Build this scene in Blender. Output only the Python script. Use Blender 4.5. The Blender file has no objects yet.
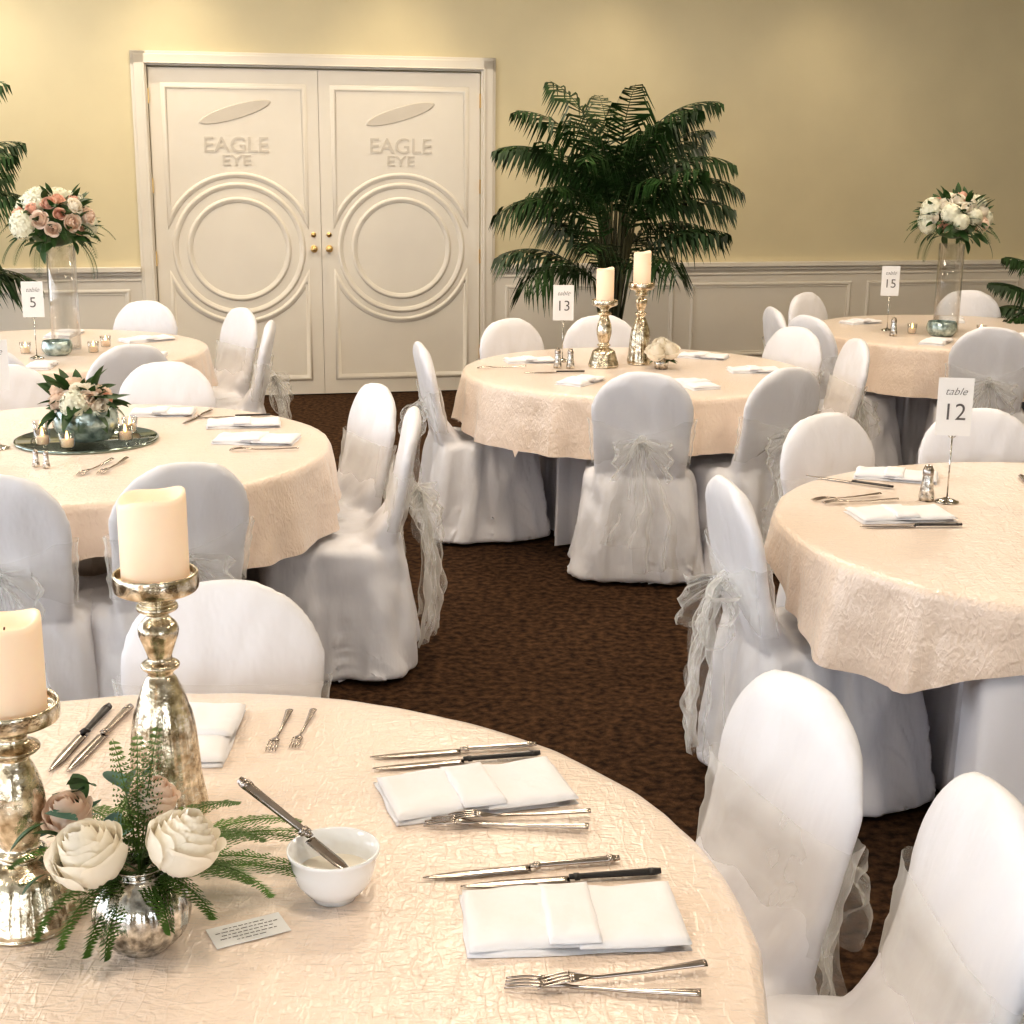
import bpy, math, random
from math import sin, cos, pi, radians, sqrt, atan2
from mathutils import Vector, Matrix, noise
random.seed(7)
S = bpy.context.scene
COL = S.collection
S.view_settings.view_transform = 'Standard'
try: S.view_settings.look = 'Medium High Contrast'
except Exception: pass

# ------------------------------------------------------------ materials
def mat(name, col, rough=.5, metal=0., var=0., vscale=8., bump=0., bscale=40., bstretch=(1,1,1),
        sheen=0., emis=None, estr=0., sub=0., alpha=1., crinkle=0, col2=None, trans=0., spec=None, coat=0., bdist=.01):
    m = bpy.data.materials.new(name); m.use_nodes = True
    nt = m.node_tree; N = nt.nodes; L = nt.links
    b = N['Principled BSDF']; out = N['Material Output']
    b.inputs['Base Color'].default_value = (*col, 1)
    b.inputs['Roughness'].default_value = rough
    b.inputs['Metallic'].default_value = metal
    if spec is not None: b.inputs['Specular IOR Level'].default_value = spec
    if sheen: b.inputs['Sheen Weight'].default_value = sheen
    if coat: b.inputs['Coat Weight'].default_value = coat
    if emis: 
        b.inputs['Emission Color'].default_value = (*emis, 1); b.inputs['Emission Strength'].default_value = estr
    if sub:
        b.inputs['Subsurface Weight'].default_value = sub; b.inputs['Subsurface Radius'].default_value = (.03, .015, .008)
    tc = N.new('ShaderNodeTexCoord')
    if (var or col2):
        n = N.new('ShaderNodeTexNoise'); n.inputs['Scale'].default_value = vscale; n.inputs['Detail'].default_value = 5
        L.new(tc.outputs['Object'], n.inputs['Vector'])
        r = N.new('ShaderNodeValToRGB'); e = r.color_ramp.elements
        e[0].position = .35; e[1].position = .65
        e[0].color = (*[c*(1-var) for c in col], 1)
        e[1].color = (*(col2 if col2 else [min(1, c*(1+var)) for c in col]), 1)
        L.new(n.outputs['Fac'], r.inputs['Fac']); L.new(r.outputs['Color'], b.inputs['Base Color'])
    if crinkle:
        hs = []
        for (sc, st, rz, wdt, wt) in ((6, (1, 4.0, 1), .35, .05, .45), (11, (4.0, 1, 1.4), .6, .07, .4), (30, (1, 2.2, 1), 2.2, .2, .7), (60, (1.6, 1, 1), .9, .3, .4)):
            mp = N.new('ShaderNodeMapping'); mp.inputs['Scale'].default_value = st; mp.inputs['Rotation'].default_value = (0, 0, rz)
            L.new(tc.outputs['Object'], mp.inputs['Vector'])
            n2 = N.new('ShaderNodeTexNoise'); n2.inputs['Scale'].default_value = sc; n2.inputs['Detail'].default_value = 2; n2.inputs['Distortion'].default_value = .3
            L.new(mp.outputs['Vector'], n2.inputs['Vector'])
            a = N.new('ShaderNodeMath'); a.operation = 'SUBTRACT'; a.inputs[1].default_value = .5; L.new(n2.outputs['Fac'], a.inputs[0])
            a2 = N.new('ShaderNodeMath'); a2.operation = 'ABSOLUTE'; L.new(a.outputs[0], a2.inputs[0])
            mr = N.new('ShaderNodeMapRange'); mr.inputs['From Min'].default_value = 0; mr.inputs['From Max'].default_value = wdt
            mr.inputs['To Min'].default_value = wt; mr.inputs['To Max'].default_value = 0; mr.interpolation_type = 'SMOOTHSTEP'
            L.new(a2.outputs[0], mr.inputs['Value']); hs.append(mr.outputs[0])
        cur = hs[0]
        for h in hs[1:]:
            s1 = N.new('ShaderNodeMath'); s1.operation = 'ADD'; L.new(cur, s1.inputs[0]); L.new(h, s1.inputs[1]); cur = s1.outputs[0]
        bp = N.new('ShaderNodeBump'); bp.inputs['Strength'].default_value = crinkle; bp.inputs['Distance'].default_value = .003
        L.new(cur, bp.inputs['Height']); L.new(bp.outputs['Normal'], b.inputs['Normal'])
    elif bump:
        mp = N.new('ShaderNodeMapping'); mp.inputs['Scale'].default_value = bstretch
        L.new(tc.outputs['Object'], mp.inputs['Vector'])
        n2 = N.new('ShaderNodeTexNoise')
        n2.inputs['Scale'].default_value = bscale; n2.inputs['Detail'].default_value = 4
        L.new(mp.outputs['Vector'], n2.inputs['Vector'])
        bp = N.new('ShaderNodeBump'); bp.inputs['Strength'].default_value = bump; bp.inputs['Distance'].default_value = bdist
        L.new(n2.outputs['Fac'], bp.inputs['Height']); L.new(bp.outputs['Normal'], b.inputs['Normal'])
    sh = b.outputs[0]
    if trans:
        tb = N.new('ShaderNodeBsdfTranslucent'); tb.inputs['Color'].default_value = (*col, 1)
        mx = N.new('ShaderNodeMixShader'); mx.inputs['Fac'].default_value = trans
        L.new(sh, mx.inputs[1]); L.new(tb.outputs[0], mx.inputs[2]); L.new(mx.outputs[0], out.inputs[0]); sh = mx.outputs[0]
    if alpha < 1:
        tb = N.new('ShaderNodeBsdfTransparent')
        mx = N.new('ShaderNodeMixShader')
        lw = N.new('ShaderNodeLayerWeight'); lw.inputs['Blend'].default_value = .35
        mr = N.new('ShaderNodeMapRange'); mr.inputs['To Min'].default_value = alpha; mr.inputs['To Max'].default_value = min(1, alpha+.45)
        L.new(lw.outputs['Facing'], mr.inputs['Value']); L.new(mr.outputs[0], mx.inputs['Fac'])
        L.new(tb.outputs[0], mx.inputs[1]); L.new(sh, mx.inputs[2]); L.new(mx.outputs[0], out.inputs[0])
    return m

def glassmat(name, tint):
    m = bpy.data.materials.new(name); m.use_nodes = True
    nt = m.node_tree; N = nt.nodes; L = nt.links; N.remove(N['Principled BSDF']); out = N['Material Output']
    t = N.new('ShaderNodeBsdfTransparent'); t.inputs['Color'].default_value = (*tint, 1)
    g = N.new('ShaderNodeBsdfGlossy'); g.inputs['Roughness'].default_value = .06
    lw = N.new('ShaderNodeLayerWeight'); lw.inputs['Blend'].default_value = .2
    mx = N.new('ShaderNodeMixShader')
    L.new(lw.outputs['Facing'], mx.inputs['Fac']); L.new(t.outputs[0], mx.inputs[1]); L.new(g.outputs[0], mx.inputs[2])
    L.new(mx.outputs[0], out.inputs[0]); return m

M = {}
M['cover'] = mat('chair_fabric', (.76, .755, .79), .42, bump=.6, bscale=6, bstretch=(1, 1, .45), sheen=.2, bdist=.03)
M['sash'] = mat('organza', (.95, .95, .93), .3, alpha=.13, bump=.5, bscale=30, bstretch=(1, 1, .3), trans=.4)
M['overlay'] = mat('crinkle_taffeta', (.81, .665, .555), .27, crinkle=.45, sheen=.35, var=.03, vscale=3, spec=.7)
M['under'] = mat('linen_white', (.80, .79, .83), .6, bump=.15, bscale=30)
M['under2'] = mat('linen_ivory', (.80, .70, .60), .6, bump=.15, bscale=30)
M['napkin'] = mat('napkin_cotton', (.82, .81, .83), .8, bump=.3, bscale=25)
M['wall'] = mat('wall_paint', (.64, .565, .38), .75, var=.04, vscale=1.5, bump=.05, bscale=120)
M['trim'] = mat('trim_paint', (.72, .67, .59), .45, var=.02, vscale=3)
M['door'] = mat('door_paint', (.75, .70, .62), .4, var=.02, vscale=3)
M['mark'] = mat('door_relief', (.60, .55, .48), .5, var=.02)
M['ceil'] = mat('ceiling_paint', (.8, .77, .68), .8, var=.02)
M['carpet'] = mat('carpet', (.024, .013, .008), .95, vscale=34, col2=(.090, .048, .024), bump=.8, bscale=90, var=.1, spec=.1)
M['brass'] = mat('brass', (.75, .53, .24), .3, 1, var=.1)
M['steel'] = mat('flatware_steel', (.42, .37, .33), .16, 1, var=.12, vscale=30)
M['black'] = mat('black_handle', (.02, .018, .018), .3, var=.2)
M['merc'] = mat('mercury_glass_gold', (.45, .36, .24), .20, 1, vscale=55, col2=(.96, .88, .72), bump=.25, bscale=60, var=.25)
M['mercs'] = mat('mercury_glass_silver', (.32, .30, .27), .14, 1, vscale=70, col2=(.92, .90, .84), bump=.15, bscale=70, var=.3)
M['teal'] = mat('teal_glass', (.26, .34, .32), .15, .5, vscale=35, col2=(.60, .70, .67), bump=.3, bscale=50, var=.3)
M['candle'] = mat('candle_wax', (.86, .71, .55), .5, sub=.3, emis=(1, .60, .34), estr=.17, var=.02)
M['bulb'] = mat('led_flame', (1, .7, .3), .5, emis=(1, .6, .2), estr=6, var=.01)
M['china'] = mat('white_china', (.86, .87, .88), .12, coat=.5, var=.01)
M['rosew'] = mat('rose_cream', (.97, .92, .82), .6, var=.03, vscale=25, trans=.35)
M['rosep'] = mat('rose_peach', (.92, .62, .50), .6, var=.08, vscale=20, trans=.3)
M['roseb'] = mat('rose_blush', (.96, .81, .70), .6, var=.05, vscale=20, trans=.35)
M['hyd'] = mat('hydrangea_white', (.88, .87, .72), .7, var=.1, vscale=25, trans=.15)
M['leaf'] = mat('leaf_green', (.032, .085, .020), .5, var=.5, vscale=10, trans=.15)
M['fern'] = mat('fern_green', (.085, .165, .030), .5, var=.45, vscale=14, trans=.25)
M['euc'] = mat('eucalyptus', (.09, .20, .16), .6, var=.3, vscale=14, trans=.1)
M['palm'] = mat('palm_green', (.022, .054, .014), .4, var=.6, vscale=4, trans=.14)
M['stem'] = mat('palm_stem', (.05, .05, .018), .6, var=.3)
M['pot'] = mat('pot_wicker', (.10, .055, .03), .7, var=.3, bump=.6, bscale=40)
M['soil'] = mat('soil', (.03, .02, .01), .9, var=.3)
M['glass'] = glassmat('clear_glass', (.985, .99, .99))
M['mirror'] = mat('tray_mirror', (.30, .36, .33), .05, 1, var=.02)
M['card'] = mat('card_paper', (.80, .79, .78), .7, var=.01)
M['ink'] = mat('ink', (.12, .11, .11), .7, var=.1)
M['wood'] = mat('plywood', (.3, .2, .1), .6, var=.2)

# ------------------------------------------------------------ mesh helpers
def mkmesh(name, v, f, m, smooth=True):
    me = bpy.data.meshes.new(name); me.from_pydata([tuple(p) for p in v], [], f)
    me.materials.append(M[m] if isinstance(m, str) else m)
    if smooth: me.polygons.foreach_set('use_smooth', [True]*len(me.polygons))
    me.update(); return me
def ob(name, me, parent=None, loc=(0,0,0), rot=(0,0,0), sc=(1,1,1)):
    o = bpy.data.objects.new(name, me); COL.objects.link(o)
    o.location = loc; o.rotation_euler = rot; o.scale = sc
    if parent: o.parent = parent
    return o
def empty(name, loc=(0,0,0), rz=0, sc=1):
    o = bpy.data.objects.new(name, None); COL.objects.link(o); o.empty_display_size = .1
    o.location = loc; o.rotation_euler = (0, 0, rz); o.scale = (sc, sc, sc); return o
class MB:
    def __init__(s): s.v = []; s.f = []
    def add(s, v, f):
        n = len(s.v); s.v += [Vector(p) for p in v]; s.f += [tuple(i+n for i in q) for q in f]
    def box(s, x0, x1, y0, y1, z0, z1):
        s.add([(x0,y0,z0),(x1,y0,z0),(x1,y1,z0),(x0,y1,z0),(x0,y0,z1),(x1,y0,z1),(x1,y1,z1),(x0,y1,z1)],
              [(0,3,2,1),(4,5,6,7),(0,1,5,4),(1,2,6,5),(2,3,7,6),(3,0,4,7)])
    def loft(s, rings, cap=True):
        n = len(rings[0]); v = [p for r in rings for p in r]; f = []
        for i in range(len(rings)-1):
            for j in range(n):
                k = (j+1) % n
                f.append((i*n+j, i*n+k, (i+1)*n+k, (i+1)*n+j))
        if cap:
            f.append(tuple(range(n))[::-1]); f.append(tuple((len(rings)-1)*n+j for j in range(n)))
        s.add(v, f)
    def tube(s, pts, rad, seg=6):
        rings = []
        for i, p in enumerate(pts):
            p = Vector(p); a = Vector(pts[max(0,i-1)]); b = Vector(pts[min(len(pts)-1,i+1)])
            t = (b-a).normalized(); u = t.cross(Vector((0,0,1)))
            if u.length < .05: u = t.cross(Vector((1,0,0)))
            u.normalize(); w = t.cross(u)
            r = rad[i] if isinstance(rad, (list, tuple)) else rad
            rings.append([p + u*cos(2*pi*k/seg)*r + w*sin(2*pi*k/seg)*r for k in range(seg)])
        s.loft(rings)
    def mesh(s, name, m, smooth=True): return mkmesh(name, s.v, s.f, m, smooth)
def lathe(name, prof, m, seg=40, flute=0, fl=(0,0), nfl=20):
    v = []; f = []
    for (r, z) in prof:
        for k in range(seg):
            a = 2*pi*k/seg; rr = r
            if flute and fl[0] <= z <= fl[1]: rr = r*(1+flute*abs(sin(a*nfl/2)))
            v.append((rr*cos(a), rr*sin(a), z))
    for i in range(len(prof)-1):
        for k in range(seg):
            j = (k+1) % seg; f.append((i*seg+k, i*seg+j, (i+1)*seg+j, (i+1)*seg+k))
    return mkmesh(name, v, f, m)
def spl(pts, n=6):
    out = []
    for i in range(len(pts)-1):
        p0 = pts[max(0,i-1)]; p1 = pts[i]; p2 = pts[i+1]; p3 = pts[min(len(pts)-1,i+2)]
        for k in range(n):
            t = k/n
            out.append(tuple(.5*((2*b)+(-a+c)*t+(2*a-5*b+4*c-d)*t*t+(-a+3*b-3*c+d)*t**3) for a,b,c,d in zip(p0,p1,p2,p3)))
    out.append(tuple(pts[-1])); return out
def textmesh(s, size, m, depth=.0006, shear=0, bold=0):
    cu = bpy.data.curves.new('t', 'FONT'); cu.body = s; cu.size = size; cu.extrude = depth; cu.shear = shear; cu.offset = bold
    cu.align_x = 'CENTER'; cu.align_y = 'CENTER'
    o = bpy.data.objects.new('t', cu); COL.objects.link(o)
    dg = bpy.context.evaluated_depsgraph_get(); me = bpy.data.meshes.new_from_object(o.evaluated_get(dg))
    bpy.data.objects.remove(o); me.materials.clear(); me.materials.append(M[m]); return me

# ------------------------------------------------------------ room
WA = radians(12.5)
MW = Matrix.Translation((-1.44, 10.47, 0)) @ Matrix.Rotation(WA, 4, 'Z')
def wob(name, mb, m, smooth=False, bevel=0):
    o = ob(name, mb.mesh(name, m, smooth)); o.matrix_world = MW
    if bevel:
        bv = o.modifiers.new('b', 'BEVEL'); bv.width = bevel; bv.segments = 2
    return o
CH = 3.6
DC, DW, DH = .06, 1.155, 2.29
b = MB()
b.box(-6, DC-DW-.005, 0, .15, 0, CH); b.box(DC+DW+.005, 9.5, 0, .15, 0, CH); b.box(DC-DW-.005, DC+DW+.005, 0, .15, DH+.01, CH)
b.box(DC-DW-.005, DC+DW+.005, .07, .15, 0, DH+.01)  # unseen backing added behind the doors, keeps sky light out of their gap
wob('wall_far', b, 'wall')
b = MB(); b.box(-7, 8, -5, 13.5, -.1, 0); ob('floor', b.mesh('floor', 'carpet', False))
b = MB(); b.box(-7, 8, -5, 13.5, CH, CH+.1); ob('ceiling', b.mesh('ceiling', 'ceil', False))
b = MB(); b.box(7, 7.15, -5, 13.4, 0, CH); ob('wall_right', b.mesh('wr', 'wall', False))
b = MB(); b.box(-6.15, -6, -5, 9.3, 0, .35); b.box(-6.15, -6, -5, 9.3, 3.0, CH)
for y in (-5, -2.2, .6, 3.4, 6.2, 9.1): b.box(-6.15, -6, y, y+.25, .35, 3.0)
ob('wall_left', b.mesh('wl', 'wall', False))
b = MB(); b.box(-6, 7, -4.65, -4.5, 0, .35); b.box(-6, 7, -4.65, -4.5, 2.8, CH)
for x0, x1 in ((-6, -5.8), (-3.4, -3.2), (-.8, 1.8), (4.4, 7)): b.box(x0, x1, -4.65, -4.5, .35, 2.8)  # out of view; solid spans and openings arranged to control the front fill light
ob('wall_back', b.mesh('wb', 'wall', False))
k = 1
for y in (-4.75, -1.95, .85, 3.65, 6.45):
    b = MB(); y1 = y+2.55 if y < 6 else 9.1
    for (a0, a1, z0, z1) in ((y, y+.06, .35, 3), (y1-.06, y1, .35, 3), (y+.06, y1-.06, .35, .41), (y+.06, y1-.06, 2.94, 3), ((y+y1)/2-.02, (y+y1)/2+.02, .41, 2.94)):
        b.box(-6.11, -6.04, a0, a1, z0, z1)
    ob('window_%d' % k, b.mesh('win', 'trim', False)); k += 1

b = MB()
L0, R0 = DC-DW-.005, DC+DW+.005
for (w, t) in ((.105, .022), (.085, .035), (.03, .045)):
    g = 0 if w > .1 else .012
    b.box(L0-w, L0-g, -t, 0, 0, DH+w)
    b.box(R0+g, R0+w, -t, 0, 0, DH+w)
    b.box(L0-w, R0+w, -t, 0, DH+g+.01, DH+w)
wob('trim_1', b, 'trim', bevel=.006)
def poly_tube(mb, pts, y, prof):
    n = len(pts); rings = []
    for i in range(n):
        p = Vector(pts[i]); a = Vector(pts[i-1]); c = Vector(pts[(i+1) % n])
        d1 = (p-a).normalized(); d2 = (c-p).normalized()
        n1 = Vector((d1.y, -d1.x)); n2 = Vector((d2.y, -d2.x)); nn = (n1+n2)
        nn = nn/max(.3, nn.length_squared)*2 if nn.length > 1e-4 else n1
        rings.append([(p.x+nn.x*o, y-dp, p.y+nn.y*o) for (o, dp) in prof])
    m = len(prof); v = [q for r in rings for q in r]; f = []
    for i in range(n):
        j = (i+1) % n
        for k in range(m-1): f.append((i*m+k, i*m+k+1, j*m+k+1, j*m+k))
    mb.add(v, f)
PR = [(-.020, 0), (-.016, .007), (-.007, .012), (.004, .010), (.010, .005), (.018, .006), (.021, 0)]
for di, sx in enumerate((-1, 1)):
    x0 = DC+(-DW if sx < 0 else .0015); x1 = DC+(-.0015 if sx < 0 else DW); cx = (x0+x1)/2
    par = empty('door_%d' % (di+1)); par.matrix_world = MW
    b = MB(); b.box(x0, x1, .01, .055, .01, DH)
    o = ob('door_leaf', b.mesh('leaf', 'door', False), par)
    b = MB(); zc, R = 1.06, .445; hw = .475
    RR = R+.07; za = sqrt(RR*RR-hw*hw)
    arcU = [(cx+RR*cos(a), zc+RR*sin(a)) for a in [atan2(za, -hw)+(atan2(za, hw)-atan2(za, -hw))*i/24 for i in range(25)]]
    poly_tube(b, [(cx+hw, 2.17), (cx-hw, 2.17)]+arcU, .01, PR)
    arcD = [(x, 2*zc-z) for (x, z) in arcU]
    poly_tube(b, [(cx+hw, .13), (cx-hw, .13)]+arcD, .01, PR)
    poly_tube(b, [(cx+R*cos(-2*pi*i/64), zc+R*sin(-2*pi*i/64)) for i in range(64)], .01, PR)
    poly_tube(b, [(cx+(R-.10)*cos(-2*pi*i/64), zc+(R-.10)*sin(-2*pi*i/64)) for i in range(64)], .01, PR)
    ob('door_moulding', b.mesh('mould', 'door', True), par)
    me = textmesh('EAGLE', .150, 'mark', .003, bold=.001); ob('door_lettering', me, par, (cx, .008, 1.775), (pi/2, 0, 0), (1.05, 1, 1))
    me = textmesh('EYE', .10, 'mark', .003, bold=.001); ob('door_lettering_lower', me, par, (cx, .008, 1.672), (pi/2, 0, 0), (1.3, 1, 1))
    b = MB()
    b.loft([[(cx+.25*cos(2*pi*i/32)*q, y, 2.0+.05*sin(2*pi*i/32)*q+.07*cos(2*pi*i/32)*q) for i in range(32)] for (q, y) in ((1, .0095), (.93, .004))])
    ob('relief_mark', b.mesh('mark', 'mark', False), par)
    kx = DC+sx*.055
    me = lathe('knob', spl([(.001, 0), (.024, 0), (.024, .006), (.010, .010), (.009, .026), (.020, .036), (.021, .046), (.014, .055), (.001, .057)], 4), 'brass', 20)
    ob('door_knob', me, par, (kx, .01, 1.06), (pi/2, 0, 0))
    me = lathe('esc', [(.001, .012), (.016, .012), (.018, 0)], 'brass', 20); ob('deadbolt', me, par, (kx, .01, 1.16), (pi/2, 0, 0))
    b = MB(); hx = x0-.006 if sx < 0 else x1+.006
    for hz in (.3, 1.0, 1.5, 2.1): b.box(hx-.010, hx+.010, -.012, .012, hz-.05, hz+.05)
    ob('door_hinge', b.mesh('hinge', 'brass', False), par)
def wains(name, u0, u1, pans):
    b = MB(); b.box(u0, u1, -.012, 0, 0, .90); b.box(u0, u1, -.03, 0, 0, .14); b.box(u0, u1, -.02, 0, .14, .16)
    b.box(u0, u1, -.035, 0, .885, .91); b.box(u0, u1, -.055, 0, .91, .945); b.box(u0, u1, -.02, 0, .845, .86)
    o = wob(name, b, 'trim', bevel=.004)
    b = MB()
    for (a, c) in pans: poly_tube(b, [(c, .24), (c, .77), (a, .77), (a, .24)][::-1], -.012, PR)
    wob(name.replace('trim', 'trim_panel'), b, 'trim')
e = R0+.105
wains('trim_2', e, 9.3, [(e+.1+i*1.45, e+.1+i*1.45+1.28) for i in range(5)])
e = L0-.105
wains('trim_3', -5, e, [(e-.1-i*1.2-1.05, e-.1-i*1.2) for i in range(3)])

# ------------------------------------------------------------ chair
def bsec(z, off=0):
    t = (z-.45)/.47; yc = -.205-.095*t
    w = .186+.029*min(1, max(0, t*1.5))
    if z > .70: w *= max(.02, 1-((z-.70)/.21)**2.4)**.5 if (z-.70)/.21 < 1 else .02
    th = .028*(1 if z < .86 else max(.3, (1-(z-.86)/.1)))
    return yc, w+off, th+off
def ring(cx, cy, hw, hd, z, n=48, p=.5):
    out = []
    for k in range(n):
        a = 2*pi*k/n; c, s = cos(a), sin(a)
        out.append((cx+hw*math.copysign(abs(c)**p, c), cy+hd*math.copysign(abs(s)**p, s), z))
    return out
def make_cover():
    b = MB()
    rr = []
    for (z, hw, yf, yb) in ((0.012,.285,.285,-.30),(.1,.268,.27,-.288),(.3,.242,.245,-.268),(.42,.228,.232,-.25),(.45,.22,.226,-.24),(.47,.19,.2,-.2)):
        rr.append(ring(0, (yf+yb)/2, hw, (yf-yb)/2, z, p=.42))
    b.loft(rr)
    rr = []
    for i in range(26):
        z = .40+(.907-.40)*(i/25)**.8; yc, w, th = bsec(z); rr.append(ring(0, yc, w, th, z, p=.65))
    b.loft(rr)
    rr = []
    for i in range(8):
        t = i/7; z = .44+.16*t; yc, w, th = bsec(z); d = .09*(1-t)**1.6
        rr.append(ring(0, yc+d/2, w*.99, th+d/2, z, p=.6))
    b.loft(rr)
    me = b.mesh('raw', 'cover'); o = ob('raw', me)
    r = o.modifiers.new('r', 'REMESH'); r.mode = 'VOXEL'; r.voxel_size = .0115; r.use_smooth_shade = True
    s = o.modifiers.new('s', 'SMOOTH'); s.factor = .6; s.iterations = 7
    dg = bpy.context.evaluated_depsgraph_get(); m2 = bpy.data.meshes.new_from_object(o.evaluated_get(dg))
    bpy.data.objects.remove(o)
    for v in m2.vertices:
        c = v.co; nrm = v.normal.copy()
        if c.z < .46:
            a = atan2(c.y, c.x); k = (1-c.z/.46)
            edge = max(abs(c.x)/.25, abs(c.y)/.26)
            if edge > .7:
                f = .022*k*sin(a*9+3*noise.noise(Vector((cos(a)*2, sin(a)*2, c.z))))+.034*k*noise.noise(Vector((cos(a)*4, sin(a)*4, c.z*2)))
                f += .018*noise.noise(Vector((cos(a)*5, sin(a)*5, c.z*5+3)))
                c.x += nrm.x*f; c.y += nrm.y*f
        g = max(0, 1-abs(c.z-.45)/.25)
        w = noise.noise(c*9)*.004 + noise.noise(Vector((c.x*16+c.z*9, c.y*14, c.z*6)))*(.004+.009*g)
        v.co = c + nrm*w
        if v.co.z < .006: v.co.z = .006
    m2.polygons.foreach_set('use_smooth', [True]*len(m2.polygons)); m2.name = 'chair_cover'
    m2.materials.clear(); m2.materials.append(M['cover']); return m2
ME_COVER = make_cover()
def make_band():
    n = 96; rows = 11; v = []; f = []
    for j in range(rows):
        for k in range(n):
            a = 2*pi*k/n; rear = max(0, -sin(a))*max(0, 1-abs(cos(a))*1.3)
            hh = .095*(1-.65*rear); z = .61+(j/(rows-1)-.5)*2*hh + .01*noise.noise(Vector((cos(a)*3, sin(a)*3, j*.4)))
            yc, w, th = bsec(z, .012+.002*sin(j*1.7+cos(a)*3)+.004*noise.noise(Vector((cos(a)*6, j*.8, 1))))
            c, s = cos(a), sin(a); p = .65
            v.append((w*math.copysign(abs(c)**p, c), yc+th*math.copysign(abs(s)**p, s), z))
    for j in range(rows-1):
        for k in range(n):
            q = (k+1) % n; f.append((j*n+k, j*n+q, (j+1)*n+q, (j+1)*n+k))
    return mkmesh('sash_band', v, f, 'sash')
ME_BAND = make_band()
def ribbon(mb, path, width, wdir, rip=.012, nw=9, seed=0):
    v = []; f = []; n = len(path)
    for i, p in enumerate(path):
        p = Vector(p); w = width(i/(n-1)); d = wdir(i/(n-1)).normalized()
        t = (Vector(path[min(n-1, i+1)])-Vector(path[max(0, i-1)])).normalized(); nn = t.cross(d)
        for j in range(nw):
            s = j/(nw-1)*2-1
            v.append(p+d*w*s*(1+.2*noise.noise(Vector((i*.25, seed, 9))))+nn*(rip*sin(s*7+seed+i*.12)+rip*1.3*noise.noise(Vector((i*.22+seed, s*2.5, 3)))))
    for i in range(n-1):
        for j in range(nw-1): f.append((i*nw+j, i*nw+j+1, (i+1)*nw+j+1, (i+1)*nw+j))
    mb.add(v, f)
def make_bow(seed):
    rnd = random.Random(seed); b = MB(); yk = -.285; zk = .615
    for sx in (-1, 1):
        L = .10+rnd.random()*.04; dz = -.07-rnd.random()*.06
        path = [(sx*L*sin(pi*t)**.8, yk-.020-.055*sin(2*pi*t)*.8-.035*sin(pi*t), zk+dz*sin(pi*t)) for t in [i/32 for i in range(33)]]
        ribbon(b, path, lambda t: .018+.060*sin(pi*t), lambda t: Vector((0, .15, 1)), .013, 11, seed=seed+sx)
    for sx in (-1, 1):
        L = .42+rnd.random()*.12; sp = .03+.05*rnd.random()
        path = [(sx*(.01+sp*t)+.01*sin(t*7+seed), yk-.020-.03*sin(t*3)-.03*t, zk-L*t) for t in [i/30 for i in range(31)]]
        ribbon(b, path, lambda t: .012+.080*min(1, t*1.8), lambda t: Vector((1, .35*sx, .05)), .018, seed=seed*2+sx, nw=19)
    me = b.mesh('sash_bow', 'sash'); return me
ME_BOWS = [make_bow(i*3+1) for i in range(4)]
_k = MB(); _k.loft([ring(0, 0, .022*sin(pi*(i+.5)/9), .018*sin(pi*(i+.5)/9), .03*-cos(pi*(i+.5)/9), 14, 1) for i in range(9)])
ME_KNOT = _k.mesh('sash_knot', 'sash')
ME_FOOT = lathe('foot', [(.001, 0), (.011, 0), (.011, .03), (.001, .03)], 'brass', 12)
def chair(bx, by, tx, ty, rmin=0, extra=0, i=[0]):
    d = Vector((tx-bx, ty-by)); r = d.length; d.normalize()
    if r < rmin: bx, by = tx-d.x*rmin, ty-d.y*rmin
    d = Matrix.Rotation(radians(extra), 2) @ d
    c = Vector((bx, by))+d*.27
    e = empty('dining_chair', (c.x, c.y, 0), atan2(d.y, d.x)-pi/2)
    ob('seat_and_back_cover', ME_COVER, e); ob('sash_band', ME_BAND, e)
    ob('sash_bow', ME_BOWS[i[0] % 4], e); ob('sash_knot', ME_KNOT, e, (0, -.292, .615))
    for k, (x, y) in enumerate(((.2, .2), (-.2, .2), (.2, -.2), (-.2, -.2))): ob('leg_%d' % (k+1), ME_FOOT, e, (x, y, 0))
    i[0] += 1; return c, d
T = [(-.546, 1.70, .855), (-1.50, 4.85, .85), (.58, 6.75, .80), (1.60, 3.88, .84), (2.60, 8.4, .85), (-2.42, 7.3, .83)]
CH_L = [
 (0, [(-.590, 2.79), (.475, 2.26, -8), (.660, 1.84, -4), (-1.62, 2.3), (-1.75, 1.4)]),
 (1, [(-.94, 3.97), (-1.42, 3.81), (-.36, 4.86, 4), (-.53, 5.36), (-1.43, 5.88), (-2.05, 5.75), (-2.55, 4.6)]),
 (2, [(-.38, 6.58, 2), (.53, 5.84), (1.10, 5.95), (1.62, 6.85), (1.42, 7.3), (.03, 7.5), (.47, 7.75)]),
 (3, [(.615, 3.80, 6), (1.07, 4.80), (1.62, 4.92), (2.6, 4.3), (2.3, 3.0)]),
 (4, [(1.50, 8.25), (1.62, 7.85), (1.86, 9.15), (2.46, 7.4), (2.95, 9.4), (3.3, 7.6)]),
 (5, [(-1.73, 6.45), (-2.33, 6.3), (-1.27, 7.4), (-1.52, 7.98), (-2.12, 8.30), (-3.1, 8.1)]),
]
TCH = [[] for _ in T]
for ti, lst in CH_L:
    for q in lst: TCH[ti].append(chair(q[0], q[1], T[ti][0], T[ti][1], 1.0, q[2] if len(q) > 2 else 0))

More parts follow.
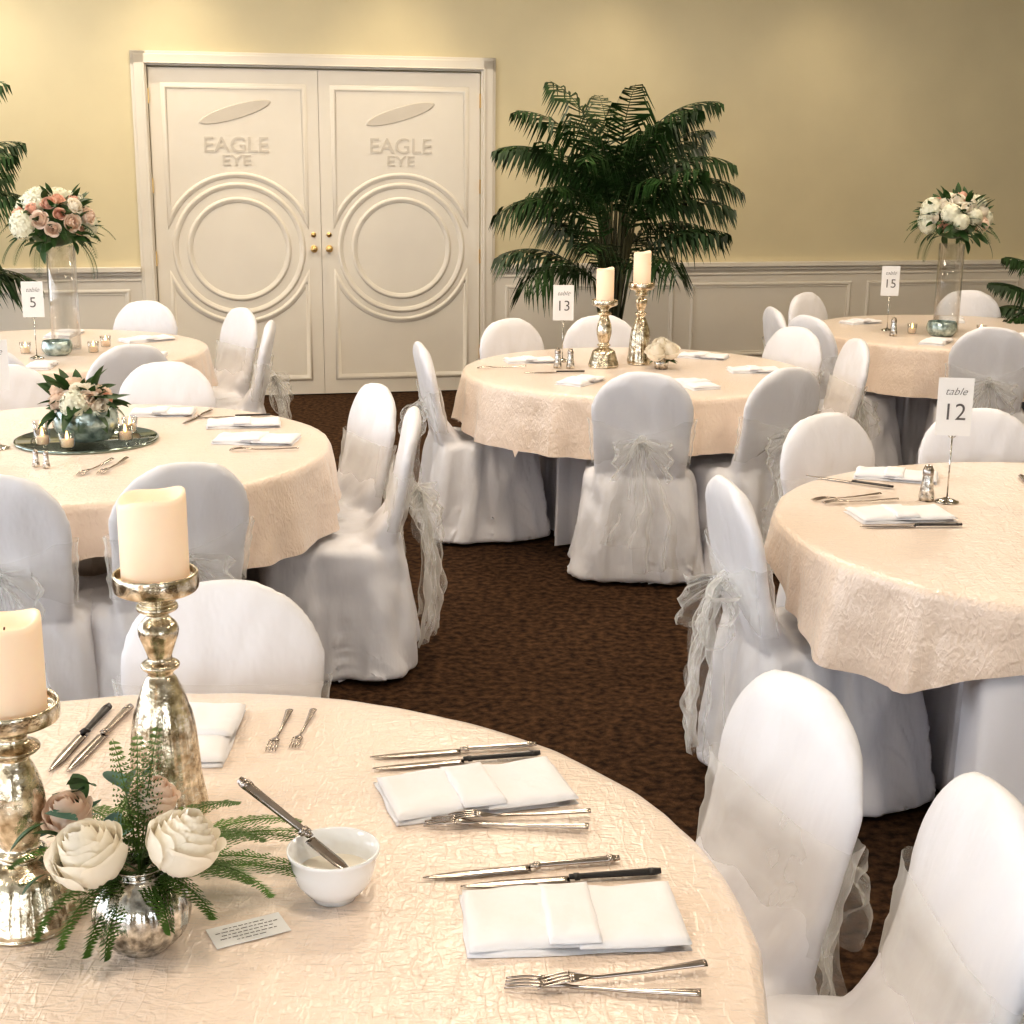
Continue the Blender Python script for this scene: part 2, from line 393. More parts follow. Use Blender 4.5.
# ------------------------------------------------------------ tables
TH = .76
def foldr(a, s, seed):
    ph = 2.2*noise.noise(Vector((cos(a)*1.5, sin(a)*1.5, seed)))
    return .026*(s/.7)**.8*(sin(a*15+ph*2+seed)+.5*sin(a*25+seed*2))+.05*(s/.7)**1.2
def seatdist(px, py, chs):
    best = 9
    for (c, d) in chs:
        q = Vector((px, py))-c; lx = q.x*d.y-q.y*d.x; ly = q.x*d.x+q.y*d.y
        best = min(best, max(abs(lx)-.285, abs(ly)-.30))
    return best
def cloth(name, tx, ty, R, H, over, pw, rot, m, seed, chs):
    n = 360; rows = 22; tops = 10; v = [(0, 0, H)]; f = []
    for i in range(1, tops+1):
        for k in range(n):
            a = 2*pi*k/n; r = (R-.004)*i/tops; v.append((r*cos(a), r*sin(a), H))
    lim = []
    for k in range(n):
        a = 2*pi*k/n
        hit = False; q = R+.12
        while q > .3:
            if seatdist(tx+q*cos(a), ty+q*sin(a), chs) < .015: hit = True; inner = q
            q -= .01
        lim.append(inner-.01 if hit else 9)
    sl = .05 if over else .022
    sm = [min(min(lim[(k+d) % n], 9)+abs(d)*sl for d in range(-30, 31)) for k in range(n)]
    for j in range(1, rows+1):
        for k in range(n):
            a = 2*pi*k/n; aa = a-rot
            if over:
                half = R+over; c, sn = abs(cos(aa)), abs(sin(aa)); L = half/((c**pw+sn**pw)**(1/pw))
                w0 = noise.noise(Vector((cos(a)*3, sin(a)*3, seed+9)))
                drop = L-R+.05*w0
                drop = min(drop, .265+max(0, sm[k]-R+.15))
            else: drop = H-.014
            jj = (j/rows)**1.25; s = drop*jj
            r = R+.008*min(1, s/.02)+foldr(a, s, seed)
            if over:
                w1 = noise.noise(Vector((cos(a)*4, sin(a)*4, seed+4)))
                r += .012+.022*(s/.3)*(1+sin(a*31+6*w1))*.5+.03*(s/.4)*max(0, w1+.3)+.004*noise.noise(Vector((cos(a)*12, sin(a)*12, s*14)))
            elif sm[k] < 2:
                t = min(1, max(0, (s-.04)/.22)); t = t*t*(3-2*t)
                r = r*(1-t)+min(r, sm[k]+.3*foldr(a, s, seed)-.01)*t
            v.append((r*cos(a), r*sin(a), H-s))
    for k in range(n): f.append((0, 1+k, 1+(k+1) % n))
    for i in range(tops+rows-1):
        for k in range(n):
            q = (k+1) % n; a = 1+i*n; f.append((a+k, a+n+k, a+n+q, a+q))
    return mkmesh(name, v, f, m)
OV = [(.20, 5, .5), (.17, 5, .3), (.22, 7, .17), (.11, 4, -.17), (.21, 5, .4), (.2, 5, .2)]
ums = ['under', 'under2', 'under', 'under', 'under', 'under2']
for i, (x, y, R) in enumerate(T):
    e = empty('banquet_table', (x, y, 0)); sd = i*1.7+1
    ob('tablecloth_overlay', cloth('ov', x, y, R, TH, OV[i][0], OV[i][1], OV[i][2], 'overlay', sd, TCH[i]), e)
    ob('tablecloth_under', cloth('un', x, y, R-.004, TH-.004, 0, 0, 0, ums[i], sd, TCH[i]), e)
    b = MB(); b.loft([ring(0, 0, R-.02, R-.02, z, 64, 1) for z in (TH-.03, TH-.008)])
    b.tube([(0, 0, .03), (0, 0, TH-.03)], .05, 12); b.box(-.25, .25, -.03, .03, 0.002, .04); b.box(-.03, .03, -.25, .25, 0.002, .04)
    ob('table_board', b.mesh('board', 'wood', False), e)

# ------------------------------------------------------------ tableware
def make_napkin():
    b = MB()
    def slab(x0, x1, y0, y1, z0, z1, tilt=0):
        nx, ny = 20, 12; v = []; f = []
        for j in range(ny+1):
            for i in range(nx+1):
                x = x0+(x1-x0)*i/nx; y = y0+(y1-y0)*j/ny
                ed = min(i, nx-i, j, ny-j); e = (-(z1-z0)*.6, -(z1-z0)*.15, 0)[min(ed, 2)]
                z = z1+e+.005*noise.noise(Vector((x*11, y*11, z1*50)))+.003*noise.noise(Vector((x*30, y*30, z1*90)))+tilt*(i/nx)
                v.append((x+.003*noise.noise(Vector((y*20, 0, z0*99))), y+.005*noise.noise(Vector((x*10, 5, z0*99))), z))
        n = len(v)
        for j in range(ny):
            for i in range(nx): a = j*(nx+1)+i; f.append((a, a+1, a+nx+2, a+nx+1))
        bo = [i for i in range(nx+1)]+[j*(nx+1)+nx for j in range(1, ny+1)]+[ny*(nx+1)+i for i in range(nx-1, -1, -1)]+[j*(nx+1) for j in range(ny-1, 0, -1)]
        for k, i in enumerate(bo): v.append((v[i][0], v[i][1], z0))
        for k in range(len(bo)):
            q = (k+1) % len(bo); f.append((bo[k], n+k, n+q, bo[q]))
        b.add(v, f)
    slab(-.15, .15, -.082, .085, 0, .009)
    slab(-.147, .006, -.080, .080, .009, .019)
    slab(-.001, .149, -.085, .078, .009, .020)
    slab(-.040, .030, -.081, .079, .017, .026)
    return b.mesh('folded_napkin', 'napkin')
ME_NAP = make_napkin()
def strip(b, xs, wf, zf, th, y0=0):
    rings = []
    for x in xs:
        w, z = wf(x), zf(x); rings.append([(x, y0-w, z), (x, y0-w*.5, z+th*.7), (x, y0, z+th), (x, y0+w*.5, z+th*.7), (x, y0+w, z), (x, y0, z-th*.4)])
    b.loft(rings)
def make_fork():
    b = MB()
    zf = lambda x: .004+.010*max(0, (-x-.035)/.06)*(1-max(0, (-x-.06)/.045))+.004*max(0, (x-.02)/.08)
    def wf(x):
        if x > 0: return .003+.0055*(x/.1)**1.3
        if x > -.045: return .003
        return min(.0115, .003+.0085*((-x-.045)/.018)**.8)
    strip(b, [-.068+.168*i/32 for i in range(33)], wf, zf, .003)
    for y in (-.0096, -.0032, .0032, .0096):
        strip(b, [-.108+.042*i/8 for i in range(9)], lambda x: .0018*min(1, (x+.110)/.012+.2), zf, .0018, y)
    return b.mesh('fork', 'steel')
def make_knife(black=False):
    b = MB(); 
    def wf(x):
        if x > 0: return .0065+.003*(x/.11)
        return .0088*min(1, ((x+.135)/.045)**.6+.02) if x > -.135 else .0004
    strip(b, [-.134+.134*i/20 for i in range(21)], lambda x: wf(x), lambda x: .003, .0016)
    me = b.mesh('blade', 'steel'); b2 = MB()
    strip(b2, [0+.115*i/16 for i in range(17)], lambda x: (.0050+.0035*(x/.11))*(1 if x < .113 else .6), lambda x: .005, .005 if black else .004)
    for g in (.006, .1): strip(b2, [g, g+.003, g+.006], lambda x: .0085, lambda x: .005, .0055)
    return me, b2.mesh('handle', 'black' if black else 'steel')
ME_FORK = make_fork(); KN = make_knife(); KB = make_knife(True)
def napkin(x, y, a, s=1): ob('folded_napkin', ME_NAP, None, (x, y, TH+.001), (0, 0, radians(a)), (s, s, 1))
def fork(x, y, a, z=0, s=1.12): ob('fork', ME_FORK, None, (x, y, TH+.001+z), (0, 0, radians(a)), (s, s, s))
def knife(x, y, a, black=False, s=1.15, z=0, tilt=0):
    e = empty('steak_knife' if black else 'table_knife', (x, y, TH+.001+z), radians(a), s); e.rotation_euler[1] = tilt
    k = KB if black else KN
    ob('blade', k[0], e); ob('handle', k[1], e)
napkin(-.055, 2.125, 17, .98); knife(-.085, 2.285, 11); knife(-.078, 2.243, 13, True)
fork(0.0, 2.003, -4, 0, 1.2); fork(.02, 2.028, 5, .006, 1.05)
napkin(.085, 1.73, 5, .97); knife(.03, 1.874, 12); knife(.085, 1.842, 9, True)
fork(.12, 1.565, -6, 0, 1.15); fork(.145, 1.590, 12, .006, 1.05)
napkin(-.550, 2.34, 92, .85); fork(-.405, 2.37, 88, 0, .85); fork(-.365, 2.38, 86, 0, .8); knife(-.71, 2.34, 84)
knife(-.745, 2.34, 86, True)
# table 2
napkin(-1.0, 5.27, 10, .9); napkin(-.90, 4.97, -4, .95); fork(-1.33, 4.50, 80); fork(-1.28, 4.52, 84); knife(-1.20, 5.42, 80)
napkin(-1.35, 5.48, 5, .8); knife(-1.06, 5.42, 12, True); fork(-.84, 4.80, 4)
# table 3
napkin(.08, 6.98, 12, .8); napkin(.95, 7.18, -20, .8); knife(.20, 6.62, 8, True); napkin(1.13, 6.72, 5, .8); napkin(.30, 6.35, 60, .8)
napkin(.80, 6.28, 110, .8); fork(-.05, 6.75, 10)
# table 4
napkin(1.10, 3.96, 8, .92); knife(1.11, 3.84, 4, True); napkin(1.22, 4.47, -18, .85); knife(1.06, 4.38, -35, True)
fork(1.0, 4.17, 20); fork(1.03, 4.12, 10); napkin(1.75, 4.45, 95, .9); knife(1.60, 4.36, 80)
# table 5 / 6
napkin(2.10, 8.74, 30, .8); napkin(2.3, 7.83, 60, .8); napkin(2.9, 8.1, 20, .8); napkin(2.7, 8.9, 80, .8)
napkin(-1.83, 7.05, 5, .8); napkin(-1.95, 7.65, 40, .9); napkin(-2.45, 7.85, 90, .9); napkin(-2.2, 6.67, 95, .7)

PSH = [(.001,0),(.066,0),(.070,.006),(.067,.02),(.060,.045),(.050,.075),(.030,.088),(.024,.095),(.033,.103),(.024,.112),(.030,.135),(.036,.165),(.033,.2),(.022,.232),(.020,.24),(.032,.249),(.034,.255),(.020,.264),(.022,.275),(.040,.285),(.058,.292),(.062,.297),(.062,.315),(.058,.316),(.055,.302),(.001,.300)]
PTL = [(.001,0),(.056,0),(.060,.006),(.058,.02),(.053,.045),(.050,.08),(.046,.115),(.037,.15),(.025,.175),(.019,.185),(.028,.193),(.028,.198),(.018,.205),(.024,.222),(.030,.237),(.028,.248),(.017,.258),(.017,.262),(.030,.268),(.030,.273),(.026,.277),(.040,.285),(.058,.291),(.063,.297),(.063,.313),(.059,.314),(.056,.302),(.001,.300)]
def holder(x, y, H, tall=False, cr=.048, ch=.135):
    e = empty('candle_holder', (x, y, TH+.001)); k = H/.30
    P = [(r, z*k) for r, z in (PTL if tall else PSH)]
    ob('holder_body', lathe('holder', spl(P, 4), 'merc', 78, .045, (.008, (.14 if tall else .075)*k), 26), e)
    n = 48; v = []; f = []; z0 = .302*k
    rows = [(cr*.98, 0), (cr, .004), (cr, ch*.5), (cr, ch*.93), (cr*.985, ch*.985), (cr*.93, ch), (cr*.84, ch*.98), (cr*.72, ch*.9), (cr*.4, ch*.86), (.001, ch*.85)]
    for i, (r, z) in enumerate(rows):
        for q in range(n):
            a = 2*pi*q/n; dz = (.005*sin(a+1.2)+.003*sin(3*a)) if 3 <= i <= 6 else 0
            v.append((r*cos(a), r*sin(a), z0+z+dz))
    for i in range(len(rows)-1):
        for q in range(n): w = (q+1) % n; f.append((i*n+q, i*n+w, (i+1)*n+w, (i+1)*n+q))
    ob('pillar_candle', mkmesh('candle', v, f, 'candle'), e)
    b = MB(); b.tube([(0, 0, z0+ch*.85), (.002, 0, z0+ch*.93)], .0012, 6); ob('wick', b.mesh('wick', 'pot'), e)
holder(-.530, 2.055, .368, True, .050, .133); holder(-.643, 1.73, .290, False, .047, .125)
holder(.430, 6.84, .30, False, .042, .16); holder(.612, 6.95, .37, True, .042, .16)

def make_rose(R=.045, m='rosew', lay=6, seed=0, lipk=.14, n0=3):
    rnd = random.Random(seed); b = MB()
    for l in range(lay):
        q = (l+1)/lay; n = n0+(l > 2)*1+(l > 4); rr = R*(.22+.78*q); rz = R*(1.12-.2*q); top = 1.25-.80*q*q
        for k in range(n):
            a0 = 2*pi*k/n+l*1.05+rnd.random()*.5; wd = pi/n*1.4; nu, nv = 12, 9; v = []; f = []; tw = rnd.uniform(-.05, .05); tp = rnd.uniform(-.12, .10)
            for j in range(nv+1):
                t = j/nv
                for i in range(nu+1):
                    s = i/nu*2-1
                    tt = t*(1-.26*s**4-.07*s*s)
                    th = -1.45+(1.45+top+tp)*tt
                    rad = rr*cos(th) if th < 0 else rr*(cos(th)*.75+.25)
                    lip = max(0, tt-.78)/.22
                    rad += R*lipk*q*lip**1.6; z = R*1.0+rz*sin(th) - R*lipk*.7*q*lip**2
                    a = a0+s*wd*(.35+.65*sin(pi/2*min(1, tt*1.5)))
                    rad *= 1+.08*s+tw
                    v.append((rad*cos(a), rad*sin(a), z+.004*noise.noise(Vector((s*2, t*2, l+k*3)))))
            for j in range(nv):
                for i in range(nu): c = j*(nu+1)+i; f.append((c, c+1, c+nu+2, c+nu+1))
            b.add(v, f)
    return b.mesh('rose', m)
RW = [make_rose(.045, 'rosew', 7, i, .20) for i in range(2)]; RP = [make_rose(.04, 'roseb', 6, i+5, .2) for i in range(2)]
RS = [make_rose(.042, 'rosew', 4, 9, .34), make_rose(.038, 'rosep', 4, 10, .34), make_rose(.040, 'roseb', 4, 12, .34)]
def make_hyd(R=.06):
    b = MB(); 
    for i in range(60):
        z = 1-2*(i+.5)/60; r = sqrt(1-z*z); a = i*2.39996; n = Vector((r*cos(a), r*sin(a), z))
        if z < -.5: continue
        u = n.cross(Vector((.3, .2, 1))).normalized(); w = n.cross(u); c = n*R
        for k in range(4):
            t = k*pi/2+i; d = u*cos(t)+w*sin(t); g = n.cross(d)
            b.add([c, c+d*.012+g*.008+n*.003, c+d*.02+n*.001, c+d*.012-g*.008+n*.003], [(0, 1, 2, 3)])
    b.loft([ring(0, 0, R*.9*sin(pi*(i+.3)/7)+.001, R*.9*sin(pi*(i+.3)/7)+.001, -R*.9*cos(pi*(i+.3)/7), 12, 1) for i in range(7)])
    return b.mesh('hydrangea', 'hyd')
HY = make_hyd()
def make_leaf(L=.06, W=.02, m='leaf', fold=.3):
    b = MB(); n = 8; v = []; f = []
    for i in range(n+1):
        t = i/n; w = W*sin(pi*min(1, t*.97+.03))**.8; z = -.3*L*t*t
        v += [(L*t, -w, z+w*fold), (L*t, 0, z), (L*t, w, z+w*fold)]
    for i in range(n):
        a = i*3; f += [(a, a+1, a+4, a+3), (a+1, a+2, a+5, a+4)]
    b.add(v, f); return b.mesh('leaf', m)
LF = make_leaf(.05, .013); LE = make_leaf(.042, .017, 'euc', .15); LB = make_leaf(.08, .014)
def frond(b, p0, az, el0, droop, L, lw, n=26, hang=.35, wid=.012, stalk=.15, ang=.9, rad=.004, lift=.0, jit=0):
    p = Vector(p0); pts = [p.copy()]; seg = n; dirs = []
    for i in range(seg):
        t = i/seg; el = el0-droop*t**1.3; d = Vector((cos(el)*cos(az), cos(el)*sin(az), sin(el))); dirs.append(d); p = p+d*L/seg; pts.append(p.copy())
    b.tube(pts, [rad*(1-.8*i/seg) for i in range(seg+1)], 5)
    sd = Vector((-sin(az), cos(az), 0))
    for i in range(seg):
        t = i/seg
        if t < stalk: continue
        tt = (t-stalk)/(1-stalk); ll = lw*(sin(pi*(tt*.8+.17)))**.7; d = dirs[i]
        side = sd; up = side.cross(d).normalized()
        if up.z < 0: up = -up
        for s in (-1, 1):
            j1 = random.uniform(-jit, jit); j2 = random.uniform(-jit, jit); l2 = ll*(1+.4*j1)
            q = (side*s*sin(ang+j1)+d*cos(ang+j1)+up*(lift+j2)).normalized(); a = pts[i]
            w = d*wid
            m1 = a+q*l2*.5+Vector((0, 0, -hang*l2*.18)); e = a+q*l2*(1-hang*.2)+Vector((0, 0, -hang*l2*.7))
            b.add([a, a+w*.6, m1+w*.8, m1-w*.4, e], [(0, 1, 2, 3), (3, 2, 4)])
def fern(b, p0, az, el0, droop, L, lw, n=22):
    """feathery twice-divided fern: each pinna carries tiny leaflets"""
    p = Vector(p0); pts = [p.copy()]; sd = Vector((-sin(az), cos(az), 0)); ds = []
    for i in range(n):
        el = el0-droop*(i/n)**1.3; d = Vector((cos(el)*cos(az), cos(el)*sin(az), sin(el))); ds.append(d); p = p+d*L/n; pts.append(p.copy())
    b.tube(pts, [.0013*(1-.7*i/n) for i in range(n+1)], 4)
    for i in range(2, n):
        t = i/n; ll = lw*(1-t)**.6*min(1, t*6)
        for s in (-1, 1):
            q = (sd*s+ds[i]*.55+Vector((0, 0, random.uniform(-.2, .15)))).normalized(); a = pts[i]
            nn = q.cross(Vector((0, 0, 1))).normalized(); m = max(3, int(ll/.0045))
            for j in range(m):
                u = j/m; c = a+q*ll*u+Vector((0, 0, -.15*ll*u*u)); l3 = .0085*(1-.65*u)
                for s2 in (-1, 1):
                    e = c+nn*s2*l3+q*l3*.6; b.add([c, c+q*.0034, e], [(0, 1, 2)])
def ball(name, x, y, z, R, nf, flat=.8, seed=1, lowcut=-.25, fr=10, mix=(.3, .5, .8), hs=1.0):
    rnd = random.Random(seed); e = empty(name, (x, y, z))
    for i in range(nf):
        zz = 1-(1-lowcut)*(i+.5)/nf; r = sqrt(max(0, 1-zz*zz)); a = i*2.39996+seed
        n = Vector((r*cos(a), r*sin(a), zz*flat)); rot = n.to_track_quat('Z', 'Y').to_euler(); k = rnd.random()
        me = HY if k < mix[0] else (RS[0] if k < mix[1] else (RS[1] if k < mix[2] else RS[2])); s = (.6+.4*rnd.random())*(hs if me is HY else 1)
        ob('bloom', me, e, n*R*(.70 if me is not HY else .80)*rnd.uniform(.88, 1.08), rot, (s, s, s*.85))
    for i in range(int(nf*4)):
        zz = 1-1.8*rnd.random(); r = sqrt(max(0, 1-zz*zz)); a = rnd.random()*6.28
        n = Vector((r*cos(a), r*sin(a), zz*flat))
        rot = (rnd.uniform(-.6, .6), rnd.uniform(-.9, .3)-zz*.8, a+rnd.uniform(-.5, .5)); s = rnd.uniform(.9, 1.4)
        ob('foliage_leaf', LB if i % 3 else LF, e, n*R*.74, rot, (s, s, s))
    b = MB()
    for i in range(fr):
        a = i*6.28/fr+rnd.random()*.3; frond(b, (0, 0, -R*.1), a, rnd.uniform(-.3, .5), 1.5, R*1.6, .045, 24, .2, .003, .4)
    b.loft([ring(0, 0, R*.66*sin(pi*(i+.3)/7)+.001, R*.66*sin(pi*(i+.3)/7)+.001, -R*.5*cos(pi*(i+.3)/7), 14, 1) for i in range(7)])
    ob('foliage', b.mesh('fol', 'leaf'), e); return e
def tallvase(x, y, h=.50, r=.072):
    e = empty('cylinder_vase', (x, y, TH+.001))
    ob('vase_glass', lathe('vase', [(.001, 0), (r, 0), (r, h), (r-.005, h), (r-.005, .012), (.001, .012)], 'glass', 40), e)
tallvase(-2.27, 7.3, .52); ball('flower_arrangement', -2.29, 7.3, TH+.62, .215, 32, seed=3, mix=(.38, .5, .85), fr=16, hs=1.25)
tallvase(2.50, 8.35, .50); ball('flower_arrangement', 2.50, 8.35, TH+.63, .20, 30, seed=6, mix=(.45, .7, .8), fr=16, hs=1.1)

def bowl(name, x, y, r, h, m='teal', z=0):
    P = [(.001, 0), (r*.6, 0), (r*.8, h*.1), (r, h*.45), (r*.97, h*.8), (r*.9, h), (r*.86, h), (r*.9, h*.8), (r*.9, h*.45), (r*.6, h*.08), (.001, h*.06)]
    return ob(name, lathe(name, spl(P, 3), m, 32), None, (x, y, TH+.001+z))
def votive(x, y, z=0):
    e = empty('votive_candle', (x, y, TH+.001+z))
    ob('votive_cup', lathe('cup', [(.001, 0), (.024, 0), (.028, .055), (.026, .055), (.022, .004), (.001, .004)], 'glass', 20), e)
    ob('votive_wax', lathe('wax', [(.021, .005), (.022, .03), (.001, .03)], 'candle', 16), e)
    ob('votive_flame', lathe('fl', [(.001, .03), (.006, .036), (.005, .046), (.001, .058)], 'bulb', 10), e)
e = empty('mirror_tray', (-1.49, 4.95, TH+.001))
ob('tray_plate', lathe('tray', [(.001, .004), (.235, .004), (.238, .010), (.245, .010), (.245, 0), (.001, 0)], 'mirror', 64), e)
bowl('teal_flower_bowl', -1.49, 4.95, .112, .115, z=.006)
ball('rose_centerpiece', -1.50, 4.95, TH+.130, .10, 20, seed=4, flat=.55, lowcut=.05, fr=4, mix=(.08, .25, .6))
for (dx, dy) in ((-.17, .03), (-.02, -.16), (.14, -.02), (.12, .12), (-.12, -.11)): votive(-1.49+dx, 4.95+dy, .006)
bowl('teal_flower_bowl', -2.25, 7.08, .075, .07); bowl('teal_flower_bowl', 2.42, 8.15, .085, .08)
for (x, y) in ((-2.10, 7.18), (-2.42, 7.12), (-2.1, 7.4), (2.28, 8.25), (2.66, 8.2)): votive(x, y)
e = empty('rose_posy', (.70, 6.78, TH+.001)); ob('posy_cup', lathe('pc', [(.001, 0), (.03, 0), (.038, .05), (.035, .05), (.001, .03)], 'mercs', 28), e)
for (x, y, z, m, s) in ((-.03, -.02, .04, RS[0], 1.1), (.035, .0, .045, RS[0], 1.1), (.0, .03, .07, RS[0], 1.0)): ob('bloom', m, e, (x, y, z), (.3, 0, 0), (s, s, s))
for i in range(10): ob('posy_leaf', LB, e, (0, 0, .045), (.2, -.1-.3*(i % 3), i*.63), (1, 1, 1))
def shaker(x, y, s=1):
    e = empty('salt_shaker', (x, y, TH+.001), 0, s)
    ob('shaker_body', lathe('sh', [(.001, 0), (.019, 0), (.020, .01), (.014, .055), (.013, .07)], 'mercs', 24), e)
    ob('shaker_cap', lathe('shc', [(.014, .068), (.0145, .08), (.009, .092), (.001, .095)], 'steel', 24), e)
shaker(1.230, 4.16, 1.15); shaker(-1.53, 4.52, .6); shaker(-1.49, 4.50, .6); shaker(.21, 6.78); shaker(.27, 6.77); shaker(2.14, 8.12, 1.1); shaker(-2.42, 6.8, .7)
def sign(x, y, num, rz=0.):
    e = empty('table_number_sign', (x, y, TH+.001), rz)
    ob('sign_base', lathe('sb', [(.001, 0), (.035, 0), (.035, .004), (.012, .012), (.004, .016), (.001, .016)], 'mercs', 28), e)
    b = MB(); b.tube([(0, 0, .01), (0, 0, .20)], .0024, 8); b.tube([(.012*cos(t*.6), .003, .205+.012*sin(t*.6)) for t in range(11)], .0016, 6)
    ob('sign_rod', b.mesh('rod', 'mercs'), e)
    b = MB(); b.box(-.05, .05, -.002, .0, .20, .37); ob('sign_card', b.mesh('card', 'card', False), e)
    ob('sign_word', textmesh('table', .032, 'ink', shear=.4, bold=-.0006), e, (0, -.0028, .330), (pi/2, 0, 0))
    ob('sign_number', textmesh(num, .070, 'ink', bold=-.0004), e, (0, -.0028, .268), (pi/2, 0, 0))
sign(1.285, 4.14, '12', -.15); sign(.24, 7.0, '13', .05); sign(-2.31, 6.95, '5', .2); sign(2.17, 8.38, '15', -.2); sign(-1.745, 4.80, '4', .2)
P = [(.001, 0), (.028, 0), (.034, .004), (.052, .025), (.058, .05), (.053, .075), (.036, .096), (.030, .102), (.035, .112), (.032, .112), (.027, .102), (.001, .09)]
e = empty('bud_vase', (-.470, 1.665, TH+.001), 0, 1.04)
ob('vase_body', lathe('bud', spl(P, 4), 'mercs', 88, .04, (.008, .092), 22), e)
for (me, p, r, s) in ((RW[0], (-.042, -.02, .100), (.28, -.25, 0), .96), (RW[1], (.045, -.018, .108), (.25, .25, 1), .94), (RP[1], (.0, .06, .14), (.2, .1, 1), .75), (RP[0], (-.10, .07, .12), (.1, -.4, 1), .75)):
    ob('rose_bloom', me, e, p, r, (s, s, s))
b = MB()
for (p) in ((-.042, -.015, .115), (.045, -.01, .12), (.0, .06, .15), (-.10, .07, .13)): b.tube([(0, 0, .03), (p[0]*.3, p[1]*.3, .10), p], .0028, 6)
ob('rose_stems', b.mesh('stems', 'fern'), e)
b = MB()
for (az, el, dr, L, w) in ((.15, .25, 1.3, .18, .036), (-.35, .1, 1.2, .12, .03), (1.75, 1.3, .5, .17, .036), (1.45, 1.2, .3, .18, .034), (2.1, 1.2, .5, .17, .03), (3.5, .1, 1.5, .16, .03), (3.9, .1, 1.5, .14, .03), (.6, .5, 1.3, .18, .036), (4.4, -.2, 1.3, .12, .026), (5.4, .0, 1.4, .10, .026), (3.1, .6, 1.5, .18, .03), (4.0, -.4, .9, .12, .026)):
    fern(b, (0, 0, .10), az, el, dr, L, w)
ob('fern_fronds', b.mesh('fern', 'fern', False), e)
rnd = random.Random(2)
for i in range(20):
    a = rnd.uniform(1.3, 4.0); d = rnd.uniform(.05, .13); s = rnd.uniform(.7, 1.1)
    ob('eucalyptus_leaf', LE if i % 2 else LF, e, (d*cos(a)*1.1, d*sin(a)*.8+.03, rnd.uniform(.11, .18)), (rnd.uniform(-.7, .7), rnd.uniform(-.7, .5), a), (s, s, s))
e = empty('fern_garland', (-.57, 1.88, TH+.004)); b = MB()
for (x, y, az, L) in ((.10, -.02, .05, .20), (.08, -.07, -.35, .16), (0, .05, 2.6, .14), (-.05, -.05, 3.6, .13), (.05, .03, .7, .15), (0, 0, 1.6, .14), (.12, -.09, -.12, .19), (.02, -.08, -1.0, .12), (.1, .0, .35, .18), (.08, -.04, .2, .24), (.1, -.06, -.2, .22)):
    fern(b, (x, y, .03), az, .35, .75, L, .034, 26)
ob('fern_fronds', b.mesh('fern', 'fern', False), e)
for i in range(14):
    a = rnd.uniform(0, 6.28); d = rnd.uniform(.0, .06); s = rnd.uniform(.8, 1.3)
    ob('garland_leaf', LE if i % 3 == 0 else LF, e, (d*cos(a), d*sin(a), .03), (rnd.uniform(-.4, .4), rnd.uniform(-.6, .0), a), (s, s, s))
P = [(.001, 0), (.030, 0), (.032, .006), (.040, .012), (.052, .028), (.058, .05), (.060, .064), (.063, .068), (.0635, .073), (.0605, .073), (.056, .05), (.048, .026), (.001, .018)]
e = empty('sauce_bowl', (-.240, 1.795, TH+.001)); ob('bowl_body', lathe('bowl', P, 'china', 64), e)
ob('butter', lathe('butter', [(.001, .045), (.03, .043), (.054, .037)], 'rosew', 20), e)
kn = empty('butter_knife', (-.240-.036, 1.795+.020, TH+.073), radians(145), 1.1); kn.rotation_euler[1] = radians(-20)
ob('blade', KN[0], kn, (0, 0, 0), (0, 0, 0), (.55, 1, 1)); ob('handle', KN[1], kn, (0, 0, 0), (0, 0, 0), (1.12, 1.15, 1.5))
e = empty('menu_card', (-.342, 1.702, TH+.0015), radians(28)); b = MB(); b.box(-.05, .05, -.026, .026, 0, .001); ob('card_paper', b.mesh('c', 'card', False), e)
b = MB()
for j in range(5):
    w = (.03, .042, .036, .04, .02)[j]; x = -w
    while x < w-.004:
        l = rnd.uniform(.003, .009); b.box(x, min(w, x+l), .015-j*.008, .0165-j*.008, .0011, .0013); x += l+.002
ob('card_print', b.mesh('p', 'ink', False), e)

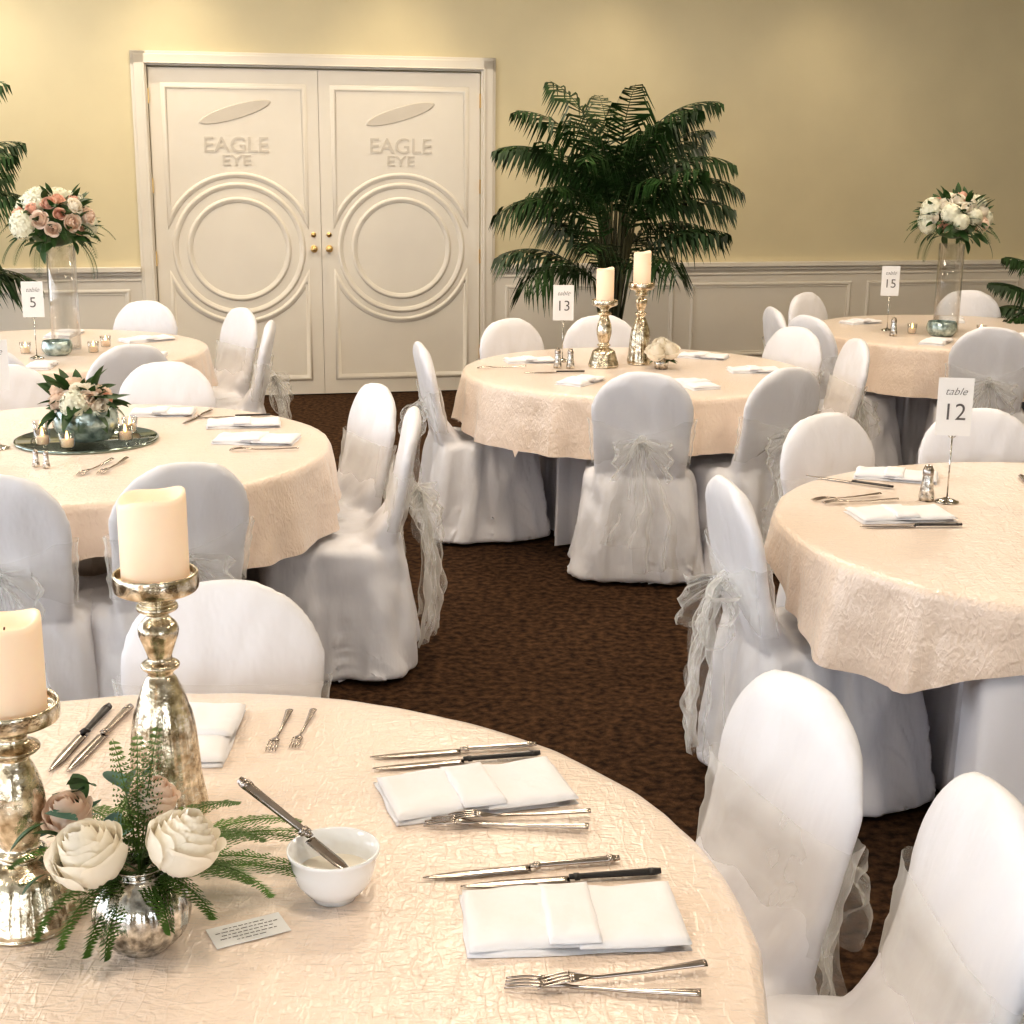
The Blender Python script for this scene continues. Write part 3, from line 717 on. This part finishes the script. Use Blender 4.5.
# ------------------------------------------------------------ palms
def palm(x, y, n, L, h0, seed, pr=.17, ph=.35, el=(.45, 1.5), dr=(1.0, 1.7)):
    rnd = random.Random(seed); e = empty('potted_palm', (x, y, 0))
    ob('palm_pot', lathe('pot', [(.001, 0), (pr*.8, 0), (pr, ph), (pr*1.06, ph), (pr*1.06, ph+.02), (pr*.95, ph+.02), (pr*.93, ph-.03), (.001, ph-.03)], 'pot', 32), e)
    ob('palm_soil', lathe('soil', [(.001, ph-.02), (pr*.93, ph-.02)], 'soil', 24), e)
    b = MB(); s = MB()
    for i in range(n):
        a = i*2.39996+rnd.uniform(-.2, .2); k = (i+.5)/n; e0 = el[0]+(el[1]-el[0])*(1-k)**.8; hh = h0*(1.02-.45*k*rnd.random())
        top = Vector((.07*cos(a)*(1+k), .07*sin(a)*(1+k), hh))
        s.tube([(.04*cos(a), .04*sin(a), ph-.03), (.05*cos(a), .05*sin(a), hh*.6), top], [.016, .012, .008], 6)
        frond(b, top, a, e0, rnd.uniform(*dr), L*(1.12-.32*k)*rnd.uniform(.88, 1.1), L*.40, 36, 1.1, .017, .06, .8, .006, .15, .2)
    ob('palm_fronds', b.mesh('fr', 'palm', False), e); ob('palm_stems', s.mesh('ps', 'stem'), e)
palm(.63, 9.3, 36, .84, 1.45, 11)
palm(-3.72, 8.7, 30, .92, 1.36, 5)
palm(3.50, 9.0, 18, .50, .80, 8)

# ------------------------------------------------------------ lights
w = bpy.data.worlds.new('World'); S.world = w; w.use_nodes = True
w.node_tree.nodes['Background'].inputs[0].default_value = (.86, .92, 1, 1)
w.node_tree.nodes['Background'].inputs[1].default_value = 4.0
def area(x, y, z, sx, sy, p, col):
    l = bpy.data.lights.new('ceiling_panel_light', 'AREA'); l.shape = 'RECTANGLE'; l.size = sx; l.size_y = sy; l.energy = p; l.color = col
    o = bpy.data.objects.new('ceiling_panel_light', l); COL.objects.link(o); o.location = (x, y, z)
for x in (-3, 0, 3):
    for y, p_ in ((1.5, 27), (5, 40), (8.2, 46)): area(x, y, CH-.03, .6, .6, p_, (1, .85, .67))
def spot(x, y, p):
    l = bpy.data.lights.new('downlight', 'SPOT'); l.energy = p; l.color = (1, .82, .55); l.spot_size = radians(80); l.spot_blend = .8; l.shadow_soft_size = .06
    o = bpy.data.objects.new('downlight', l); COL.objects.link(o); o.location = (x, y, CH-.05)
for u, p_ in ((-2.2, 60), (-.9, 70), (.6, 55), (2.2, 38), (3.8, 25)): 
    p = MW @ Vector((u, -.55, 0)); spot(p.x, p.y, p_)

# ------------------------------------------------------------ camera
c = bpy.data.cameras.new('camera'); c.sensor_width = 36; c.lens = 1440/1024*36; c.clip_start = .05
co = bpy.data.objects.new('camera', c); COL.objects.link(co)
co.matrix_world = Matrix.Translation((0, 0, 1.76)) @ Matrix.Rotation(radians(90-14.11), 4, 'X') @ Matrix.Rotation(.0085, 4, 'Z')
S.camera = co
